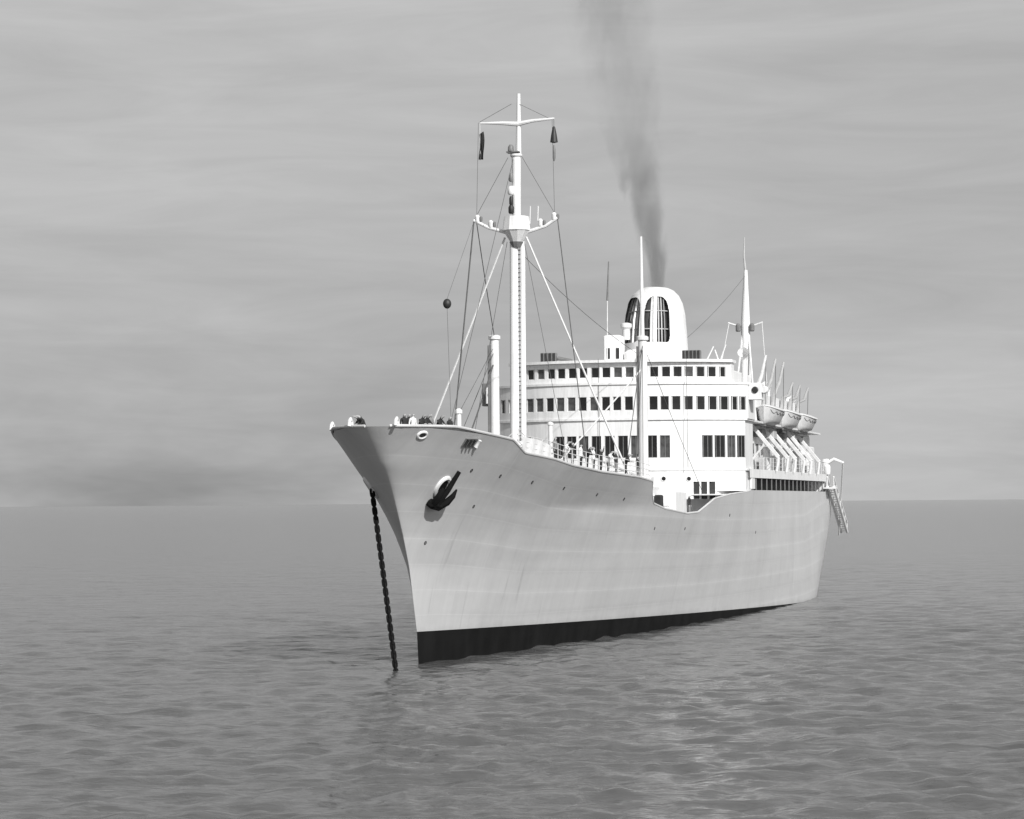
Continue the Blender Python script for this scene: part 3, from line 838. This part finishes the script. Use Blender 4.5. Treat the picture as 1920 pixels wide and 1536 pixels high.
stay((1.9, 60.2, 21.1), (2.1, 60.0, 16.3), .016, ROPE, 0, 'halyard')
stay((-1.1, 59.9, 21.1), (-1.0, 59.8, 12.2), .02, ROPE, 0, 'halyard')
stay((6.0, 60.5, 21.1), (6.1, 60.3, 12.2), .02, ROPE, 0, 'halyard')

# ---------------------------------------------------------------- boat davits along the port side
def davit(s, big):
    mb = MB(); mb.bev((0, 0, 0), (.28, .34, 3.7), .03)
    d = Vector((10.9, s, 13.3))-Vector((8.6, s, 16.1)); q = d.to_track_quat('Z', 'Y')
    me = mb.mesh('davit', WHITE2)
    Md = Matrix.LocRotScale(Vector((9.75, s, 14.7)), q, None)
    o = place('davit', me, ship, Md)
    inv = Md.inverted()
    P = lambda *p: inv @ Vector(p)
    mb = MB(); mb.tube([P(8.9, s, 16.2), P(8.75, s, 17.6), P(9.0, s, 19.2), P(9.5, s, 20.4 if big else 19.4), P(9.9, s, 22.2 if big else 20.6)], [.2, .22, .2, .16, .1], 8)
    mb.build('davit_arm', LGREY if s > 84 else WHITE2, o, SM)
    mb = MB(); mb.tube([P(9.9, s, 22.0 if big else 20.5), P(9.8, s, 17.8)], .03, 5); mb.build('boat_fall', ROPE, o)
    mb = MB(); mb.tube([P(10.9, s, 13.3), P(10.75, s, 12.1)], .13, 8); mb.build('davit_foot', WHITE, o, SM)
    mb = MB(); mb.tube([P(9.8, s, 14.6), P(8.55, s, 13.0)], .1, 6); mb.build('davit_strut', WHITE2, o, SM)
for i, s in enumerate((79.3, 85.7, 91.3, 97.7, 103.3, 109.7)): davit(s, i < 3)
def cowl(t, s, z, h):
    mb = MB(); mb.tube([(t, s, z), (t, s, z+h), (t, s-.15, z+h+.45), (t, s-.6, z+h+.7)], [.24, .24, .34, .5], 12, False)
    mb.build('cowl_ventilator', WHITE, ship, SM)
cowl(8.4, 76.5, 19.0, 2.6); cowl(7.6, 97, 16.4, 3.2); cowl(8.0, 112, 16.4, 2.4)

def make_lifeboat():
    L, B, Dp = 7.6, 2.5, 1.25
    def hb(x, z): return B/2*(max(0, 1-abs(x)**2.6))**.75*(.35+.65*min(1, (z/Dp))**.6)
    e = empty('lifeboat', Matrix.Identity(4))
    mb = MB(); N, K = 24, 7; vs = []; fs = []
    for i in range(N+1):
        x = -1+2*i/N
        for k in range(-K, K+1):
            zz = abs(k)/K*Dp; sh = .32*x*x
            vs.append((math.copysign(hb(x, zz), k) if k else 0, x*L/2*(1 if True else 1), zz*(1+sh/Dp) + (.1*x**4)))
    W = 2*K+1
    for i in range(N):
        for k in range(2*K): fs.append((i*W+k, i*W+k+1, (i+1)*W+k+1, (i+1)*W+k))
    mb.add(vs, fs); mb.build('boat_hull', BOAT, e, R(50))
    mb = MB(); vs = []; fs = []
    for i in range(N+1):
        x = -1+2*i/N; w = hb(x, Dp)+.03; z = Dp+.32*x*x+.1*x**4
        for k in range(9):
            u = -1+k/4; vs.append((w*u, x*L/2, z+.03+(.42*(1-u*u)+.05*math.sin(i*1.7)*(1-u*u))*(1-abs(x)**3)))
    for i in range(N):
        for k in range(8): fs.append((i*9+k, i*9+k+1, (i+1)*9+k+1, (i+1)*9+k))
    mb.add(vs, fs); mb.build('canvas_cover', CANVAS, e, R(50))
    for sg in (1, -1):
        mb = MB(); mb.tube([(sg*(hb(-1+2*i/N, Dp)+.03), (-1+2*i/N)*L/2, Dp+.32*(-1+2*i/N)**2+.1*(-1+2*i/N)**4) for i in range(N+1)], .055, 6); mb.build('rubbing_strake', WHITE, e, SM)
    for sg in (1, -1):
        pts = []
        for i in range(61):
            x = -.86+1.72*i/60; zz = Dp-.2-.2*abs(math.sin(i/60*math.pi*7))
            pts.append((sg*(hb(x, zz)+.03), x*L/2, zz*(1+.32*x*x/Dp)+.1*x**4))
        mb = MB(); mb.tube(pts, .022, 5); mb.build('grab_line', ROPE, e)
    mb = MB(); mb.tube([(0, (-1+2*i/12)*L*.44, Dp+.5+.3*(-1+2*i/12)**2*.8-.45*abs(-1+2*i/12)**3) for i in range(13)], .035, 6); mb.build('cover_ridge', GREY, e)
    mb = MB(); mb.box((0, 0, -.05), (.09, L*.86, .16)); mb.build('keel', GREY, e)
    return e
def copy_tree(o, parent=None):
    c = o.copy(); col.objects.link(c)
    if parent is not None: c.parent = parent
    for ch in list(o.children): copy_tree(ch, c)
    return c
lb = make_lifeboat()
for i, (s, txt) in enumerate(((82.5, 'lifeboat under pale canvas in the davits closest to the bridge wing'),
                              (94.5, 'lifeboat under canvas hung in the middle pair of davits'),
                              (106.5, 'lifeboat under canvas in the davits closest to the stern'))):
    o = lb if i == 0 else copy_tree(lb)
    o.matrix_world = at(9.75, s, 16.15)
    tag(o, txt, 'lifeboat', 'lifeboats along the port boat deck')

# accommodation ladder and davit at the quarter
lad = MB()
A, B_ = Vector((11.0, 118.6, 10.9)), Vector((11.35, 127.5, 6.2))
for d in (-.32, .32): lad.tube([A+Vector((d, 0, 0)), B_+Vector((d, 0, 0))], .14, 6)
lo = lad.build('accommodation_ladder', WHITE, ship, SM)
tr = MB(); tr.box((0, 0, 0), (.6, .24, .05)); tr_me = tr.mesh('tread', LGREY)
for k in range(20): place('tread', tr_me, lo, Matrix.Translation(A.lerp(B_, (k+.5)/20)))
for d in (-.32, .32):
    mb = MB(); mb.tube([A+Vector((d, 0, 1.0)), B_+Vector((d, 0, 1.0))], .08, 6)
    for k in range(7): p = A.lerp(B_, k/6)+Vector((d, 0, 0)); mb.tube([p, p+Vector((0, 0, 1))], .035, 5)
    mb.build('hand_rail', WHITE, lo)
mb = MB(); mb.bev((11.0, 118.0, 10.75), (1.3, 1.6, .16)); mb.build('ladder_platform', WHITE2, lo)
mb = MB(); mb.tube([(10.2, 120, 12.1), (10.3, 120, 13.2), (11.2, 120, 13.7), (12.2, 120, 13.3)], [.22, .22, .18, .12], 8); ld = mb.build('ladder_davit', WHITE, ship, SM)
mb = MB(); mb.tube([(12.1, 120, 13.3), (10.9, 126.6, 5.9)], .09, 5); mb.build('ladder_fall', PALE_ROPE, ld)
mb = MB(); mb.lathe((10.6, 119, 12.15), [(.3, 0), (.36, .2), (.36, .8), (.2, 1.0)], 12); mb.build('deck_ventilator', WHITE, ship, SM)
mb = MB(); mb.lathe((10.2, 121.5, 12.15), [(.2, 0), (.2, 1.1), (.42, 1.3), (.3, 1.6)], 12); mb.build('deck_ventilator', WHITE, ship, SM)

# ------------------------------------------------------------------ anchor in the port hawse
M = SHIP @ hull_frame(-2.4, 10.45, 1)
an = empty('anchor', M @ Matrix.Rotation(R(-10), 4, 'Z') @ Matrix.Translation((0, -.15, .22)) @ Matrix.Scale(.98, 4))
tag(an, 'black stockless anchor housed against the port bow, flukes up', 'anchor')
mb = MB(); mb.tube([(0, -1.0, .16), (.04, .2, .22), (.12, 1.5, .12)], [.19, .17, .13], 8); mb.build('shank', IRON, an, SM)
mb = MB(); mb.bev((0, -.95, .12), (1.25, .5, .5), .14); mb.build('crown', IRON, an)
for sg in (1, -1):
    mb = MB(); mb.tube([(sg*.4, -.95, .14), (sg*.58, -.5, .3), (sg*.68, .0, .36), (sg*.72, .45-.15*(sg < 0), .3)], [.2, .22, .16, .05], 6); mb.build('fluke', IRON, an, SM)
mb = MB(); mb.bev((0, -.35, .08), (.75, .9, .24), .1); mb.build('tripping_palm', IRON, an)

# ------------------------------------------------------------------ anchor chain from the starboard hawse
def chain():
    p0 = Vector((-1.92, -2.95, 10.25)); p1 = Vector((.8, -7.0, -1.6))
    root = empty('anchor_chain', SHIP @ Matrix.Translation(p0))
    tag(root, 'dark anchor chain hanging from the starboard hawse into the sea', 'chain')
    mb = MB(); pts = []
    n = 16; ra, rb = .14, .1
    for k in range(n+1):
        w = 2*math.pi*k/n; x = rb*math.cos(w); y = ra*math.sin(w)+math.copysign(.1, math.sin(w))*(1 if abs(math.sin(w)) > .01 else 0)
        pts.append((x, 0, y))
    mb.tube(pts, .068, 6, False); me = mb.mesh('link', IRON, SM)
    L = (p1-p0).length; nl = int(L/.27)
    def P(u): return p0.lerp(p1, u)+Vector((0, .12, -.1))*(4*u*(1-u))
    for i in range(nl):
        u = (i+.5)/nl; d = (P(min(1, u+.02))-P(max(0, u-.02))).normalized()
        q = Vector((0, 0, 1)).rotation_difference(d)
        Mx = Matrix.Translation(P(u)-p0) @ q.to_matrix().to_4x4() @ Matrix.Rotation(R(90)*(i % 2)+R(35), 4, 'Z')
        place('link', me, root, Mx)
chain()

# ------------------------------------------------------------------ shapes hoisted on the rigging
mb = MB(); prof = [(.26*math.sin(math.pi*k/10)+.001, -.27*math.cos(math.pi*k/10)*1.15) for k in range(11)]
mb.lathe((0, 0, 0), prof, 16); bo = mb.build('anchor_ball', DARK, None, SM); bo.matrix_world = at(-.02, 7.3, 21.8)
tag(bo, 'black anchor ball hoisted on the forestay above the bow', 'signal ball')
mb = MB(); mb.tube([(0, 0, .3), (-2.93, 18.7, 7.05)], .012, 5)
ho = mb.build('hoist_line', ROPE, bo); 
mb = MB(); mb.tube([(0, 0, -.3), (.02, .9, -9.0)], .012, 5); mb.build('hoist_line', ROPE, bo)
mb = MB(); mb.lathe((0, 0, 0), [(.02, .62), (.1, .5), (.2, 0), (.27, -.5), (.05, -.56)], 14); co = mb.build('signal_cone', DARK, None, SM)
co.matrix_world = at(2.72, 26.1, 34.65); tag(co, 'black cone shape hanging under the port yardarm of the foremast', 'signal shape')
mb = MB(); mb.tube([(0, 0, .6), (0, 0, 1.1)], .02, 5); mb.build('lanyard', ROPE, co)
mb = MB(); mb.lathe((0, 0, 0), [(.05, -.7), (.1, -1.0), (.1, -1.6), (.04, -1.8)], 8); mb.build('tackle_block', GREY, co, SM)
# limp flag
mb = MB(); NW, NH = 12, 16; vs = []; fs = []
for j in range(NH+1):
    for i in range(NW+1):
        u = i/NW; v = j/NH; w = .26+.1*v
        vs.append(((u-.5)*w+.05*math.sin(v*5), .14*math.sin(u*15+v*2.2)*(.5+.5*v), -v*1.75+.18*u*(1-v)))
for j in range(NH):
    for i in range(NW): fs.append((j*(NW+1)+i, j*(NW+1)+i+1, (j+1)*(NW+1)+i+1, (j+1)*(NW+1)+i))
mb.add(vs, fs); fl = mb.build('signal_flag', CLOTH, None, R(80)); fl.matrix_world = at(-2.4, 26.1, 34.9)
sd = fl.modifiers.new('solid', 'SOLIDIFY'); sd.thickness = .03
tag(fl, 'limp dark flag hanging under the starboard yardarm of the foremast', 'flag')
mb = MB(); mb.tube([(-.1, 0, .75), (-.08, 0, -1.8)], .022, 5); mb.build('lanyard', PALE_ROPE, fl)

# ------------------------------------------------------------------ people
def person_mesh(pose, coat, legs, cap=None):
    J = {'pel': (0, 0, .95), 'wst': (0, .0, 1.08), 'chs': (0, .01, 1.3), 'nck': (0, .015, 1.48), 'hd0': (0, -.01, 1.56), 'hd1': (0, -.02, 1.67), 'nose': (0, -.13, 1.62)}
    rad = {'pel': (.16, .12), 'wst': (.145, .11), 'chs': (.17, .12), 'nck': (.06, .06), 'hd0': (.075, .085), 'hd1': (.085, .1), 'nose': (.018, .02)}
    E_ = [('pel', 'wst'), ('wst', 'chs'), ('chs', 'nck'), ('nck', 'hd0'), ('hd0', 'hd1'), ('hd0', 'nose')]
    lean = pose == 'lean'
    if lean:
        for k, dy in (('wst', -.03), ('chs', -.14), ('nck', -.22), ('hd0', -.28), ('hd1', -.3), ('nose', -.41)): J[k] = (J[k][0], J[k][1]+dy, J[k][2]-.04)
    for sg, n in ((1, 'l'), (-1, 'r')):
        c = J['chs']
        J['sh'+n] = (sg*.2, c[1], c[2]+.09); rad['sh'+n] = (.07, .07)
        if lean: el, ha, fi = (sg*.26, c[1]-.16, 1.12), (sg*.13, c[1]-.36, 1.1), (sg*.08, c[1]-.45, 1.09)
        elif pose == 'wave' and sg > 0: el, ha, fi = (sg*.42, c[1]-.03, 1.5), (sg*.45, c[1]-.08, 1.77), (sg*.46, c[1]-.09, 1.88)
        else: el, ha, fi = (sg*.27, c[1]+.02, 1.12), (sg*.29, c[1]-.07, .88), (sg*.28, c[1]-.1, .79)
        J['el'+n], J['ha'+n], J['fi'+n] = el, ha, fi
        rad['el'+n] = (.048, .048); rad['ha'+n] = (.034, .034); rad['fi'+n] = (.036, .022)
        J['hp'+n] = (sg*.1, .0, .9); J['kn'+n] = (sg*.12, -.03+(.04 if sg > 0 else 0), .5); J['an'+n] = (sg*.12, .03, .1); J['to'+n] = (sg*.14, -.15, .05)
        rad['hp'+n] = (.1, .1); rad['kn'+n] = (.065, .065); rad['an'+n] = (.045, .045); rad['to'+n] = (.045, .03)
        E_ += [('chs', 'sh'+n), ('sh'+n, 'el'+n), ('el'+n, 'ha'+n), ('ha'+n, 'fi'+n), ('pel', 'hp'+n), ('hp'+n, 'kn'+n), ('kn'+n, 'an'+n), ('an'+n, 'to'+n)]
    names = list(J); idx = {k: i for i, k in enumerate(names)}
    me = bpy.data.meshes.new('skeleton'); me.from_pydata([J[k] for k in names], [(idx[a], idx[b_]) for a, b_ in E_], [])
    o = bpy.data.objects.new('skeleton', me); col.objects.link(o)
    sk = o.modifiers.new('skin', 'SKIN'); sk.use_smooth_shade = True
    for k in names: me.skin_vertices[0].data[idx[k]].radius = rad[k]
    me.skin_vertices[0].data[0].use_root = True
    o.modifiers.new('sub', 'SUBSURF').levels = 1
    dg = bpy.context.evaluated_depsgraph_get(); dg.update()
    out = bpy.data.meshes.new_from_object(o.evaluated_get(dg)); out.name = 'person'
    bpy.data.objects.remove(o); bpy.data.meshes.remove(me)
    for m in (coat, legs, SKIN, HAIR, DARK): out.materials.append(m)
    hz = J['hd1']; 
    for p in out.polygons:
        c = p.center; mi = 0
        if c.z < .1: mi = 4
        elif c.z < .93 and abs(c.x) < .24: mi = 1
        if c.z > J['nck'][2]+.03 and abs(c.x) < .2: mi = 3 if (c.z > hz[2]+.02 or c.y > hz[1]+.035) else 2
        for n in 'lr':
            if (c-Vector(J['fi'+n])).length < .1 or (c-Vector(J['ha'+n])).length < .045: mi = 2
        p.material_index = mi
    return out
VAR = {('lean', 'd'): person_mesh('lean', COAT_DARK, COAT_DARK), ('stand', 'd'): person_mesh('stand', COAT_DARK, COAT_GREY),
       ('stand', 'w'): person_mesh('stand', COAT_WHITE, COAT_DARK), ('lean', 'w'): person_mesh('lean', COAT_WHITE, COAT_GREY),
       ('wave', 'd'): person_mesh('wave', COAT_DARK, COAT_DARK), ('stand', 'g'): person_mesh('stand', COAT_GREY, COAT_DARK)}
def person(pose, c, s, sg, label, group, face=None, inset=.42, z=None):
    zt = top(s); t = sg*max(0.05, half(s, min(zt, deckz(s)) if z is None else zt)-inset)
    e = .3; tan = Vector((sg*(half(s+e, zt)-half(s-e, zt)), 2*e)); ang = math.atan2(tan.y, tan.x)
    # body faces -y; turn it to look outward over the rail
    out = Vector((tan.y*sg, -tan.x*sg)).normalized()
    rot = math.atan2(out.x, -out.y) if face is None else face
    o = place('person', VAR[(pose, c)]); o.matrix_world = at(t, s, (deckz(s) if z is None else z)+.01, rot)
    tag(o, label, 'person', group)
G1, G2 = 'people at the forecastle bulwark', 'people along the foredeck rail'
person('stand', 'w', -6.2, -1, 'person in white shirt furthest towards the bow tip, on its shaded side', G1)
person('lean', 'd', -7.0, -1, 'person in dark coat leaning out right over the stem', G1)
person('stand', 'd', -7.0, 1, 'person in dark jacket standing upright just right of the stem', G1)
person('stand', 'w', -6.55, 1, 'person in white shirt between two dark coats at the bow bulwark', G1)
person('lean', 'd', -6.1, 1, 'person in dark coat leaning on the bulwark above the small round chock', G1)
person('stand', 'g', -5.4, 1, 'person in grey coat third from the white vent pipe', G1)
person('lean', 'd', -4.8, 1, 'person in dark coat leaning, second from the white vent pipe', G1)
person('stand', 'd', -3.7, 1, 'person in dark jacket standing above the roller chock', G1)
person('lean', 'd', -6.7, -1, 'person in dark coat bending over the shaded side of the bow tip', G1)
person('stand', 'd', -6.3, 1, 'person in dark jacket close behind the white shirt at the bow', G1, inset=.9)
person('lean', 'd', -5.8, 1, 'person in dark coat stooping midway along the bow bulwark', G1)
person('stand', 'd', -5.1, 1, 'person in dark jacket beside the grey coat at the bow bulwark', G1, inset=.75)
fd = [(11.2, 'stand', 'g', 'person in grey coat first aft of the white rail post'), (13.0, 'lean', 'w', 'person in white shirt leaning on the rail, second aft of the post'),
      (14.6, 'stand', 'd', 'person in dark jacket standing third aft of the rail post'), (16.3, 'stand', 'w', 'person in white shirt and dark trousers, fourth aft of the rail post'),
      (17.6, 'lean', 'd', 'person in dark coat leaning between two white shirts at the rail'), (19.0, 'stand', 'w', 'person in white shirt standing near the middle of the foredeck rail'),
      (20.6, 'wave', 'd', 'person in dark coat raising one arm at the foredeck rail'), (22.2, 'lean', 'w', 'person in white shirt leaning beside the one raising an arm'),
      (24.0, 'stand', 'd', 'person in dark jacket third from the aft end of the rail'), (26.2, 'lean', 'd', 'person in dark coat leaning on the rail left of the tall post'),
      (29.3, 'stand', 'd', 'person in dark jacket at the very aft end of the foredeck rail')]
for s, pose, c, txt in fd: person(pose, c, s, 1, txt, G2, inset=.48)
person('stand', 'd', 50.0, 1, 'person in dark jacket on the well deck by the arched doorways', 'people in the well', inset=1.6, z=8.3)
person('stand', 'g', 35.2, 1, 'person in grey coat beside the white bitts in the bulwark gap', 'people in the well', inset=1.2, z=8.3)

# ------------------------------------------------------------------ funnel smoke
def smoke():
    cx = lambda z: -.17*max(0.0, z-31.0)
    rad = lambda z: .75+.15*max(0.0, z-28)
    zs = [27.4, 28.4, 30, 31, 32, 34, 37, 40, 44, 49, 55, 62, 70]
    mb = MB(); mb.tube([(cx(z), 80.8, z) for z in zs], [rad(z) for z in zs], 20)
    m = bpy.data.materials.new('smoke_volume'); m.use_nodes = True
    n, l = m.node_tree.nodes, m.node_tree.links
    n.remove(n['Principled BSDF']); out = n['Material Output']
    pv = n.new('ShaderNodeVolumePrincipled'); pv.inputs['Color'].default_value = (.16, .16, .16, 1); pv.inputs['Anisotropy'].default_value = .2
    tc = n.new('ShaderNodeTexCoord'); mp = n.new('ShaderNodeMapping'); mp.inputs['Scale'].default_value = (1, 1, .42)
    l.new(tc.outputs['Object'], mp.inputs[0])
    no = n.new('ShaderNodeTexNoise'); no.inputs['Scale'].default_value = .42; no.inputs['Detail'].default_value = 5; no.inputs['Distortion'].default_value = 1.6
    l.new(mp.outputs[0], no.inputs['Vector'])
    r = n.new('ShaderNodeMapRange'); r.inputs['From Min'].default_value = .38; r.inputs['From Max'].default_value = .66
    l.new(no.outputs['Fac'], r.inputs['Value'])
    sx = n.new('ShaderNodeSeparateXYZ'); l.new(tc.outputs['Object'], sx.inputs[0])
    d = n.new('ShaderNodeMapRange'); d.interpolation_type = 'SMOOTHERSTEP'
    for k, v in zip(('From Min', 'From Max', 'To Min', 'To Max'), (27, 45, .55, .045)): d.inputs[k].default_value = v
    l.new(sx.outputs[2], d.inputs['Value'])
    def mth(op, a, b_):
        q = n.new('ShaderNodeMath'); q.operation = op
        for k, v in enumerate((a, b_)):
            if isinstance(v, (int, float)): q.inputs[k].default_value = v
            else: l.new(v, q.inputs[k])
        return q.outputs[0]
    dx = mth('ADD', sx.outputs[0], mth('MULTIPLY', mth('MAXIMUM', mth('SUBTRACT', sx.outputs[2], 31.0), 0.0), .17))
    dy = mth('SUBTRACT', sx.outputs[1], 80.8)
    rr = mth('SQRT', mth('ADD', mth('MULTIPLY', dx, dx), mth('MULTIPLY', dy, dy)), 0)
    rho = mth('DIVIDE', rr, mth('ADD', .73, mth('MULTIPLY', mth('MAXIMUM', mth('SUBTRACT', sx.outputs[2], 28.0), 0.0), .148)))
    fo_ = n.new('ShaderNodeMapRange'); fo_.interpolation_type = 'SMOOTHSTEP'
    for k, v in zip(('From Min', 'From Max', 'To Min', 'To Max'), (.25, 1.0, 1.0, 0.0)): fo_.inputs[k].default_value = v
    l.new(mth('ADD', rho, mth('MULTIPLY', mth('SUBTRACT', no.outputs['Fac'], .5), 2.2)), fo_.inputs['Value'])
    x = n.new('ShaderNodeMath'); x.operation = 'MULTIPLY'; l.new(fo_.outputs[0], x.inputs[0]); l.new(d.outputs[0], x.inputs[1])
    l.new(x.outputs[0], pv.inputs['Density']); l.new(pv.outputs[0], out.inputs['Volume'])
    o = mb.build('smoke', m, None, SM); o.matrix_world = SHIP
    tag(o, 'thin dark smoke column drifting up from the funnel', kind='stuff')
smoke()
bpy.context.view_layer.update()
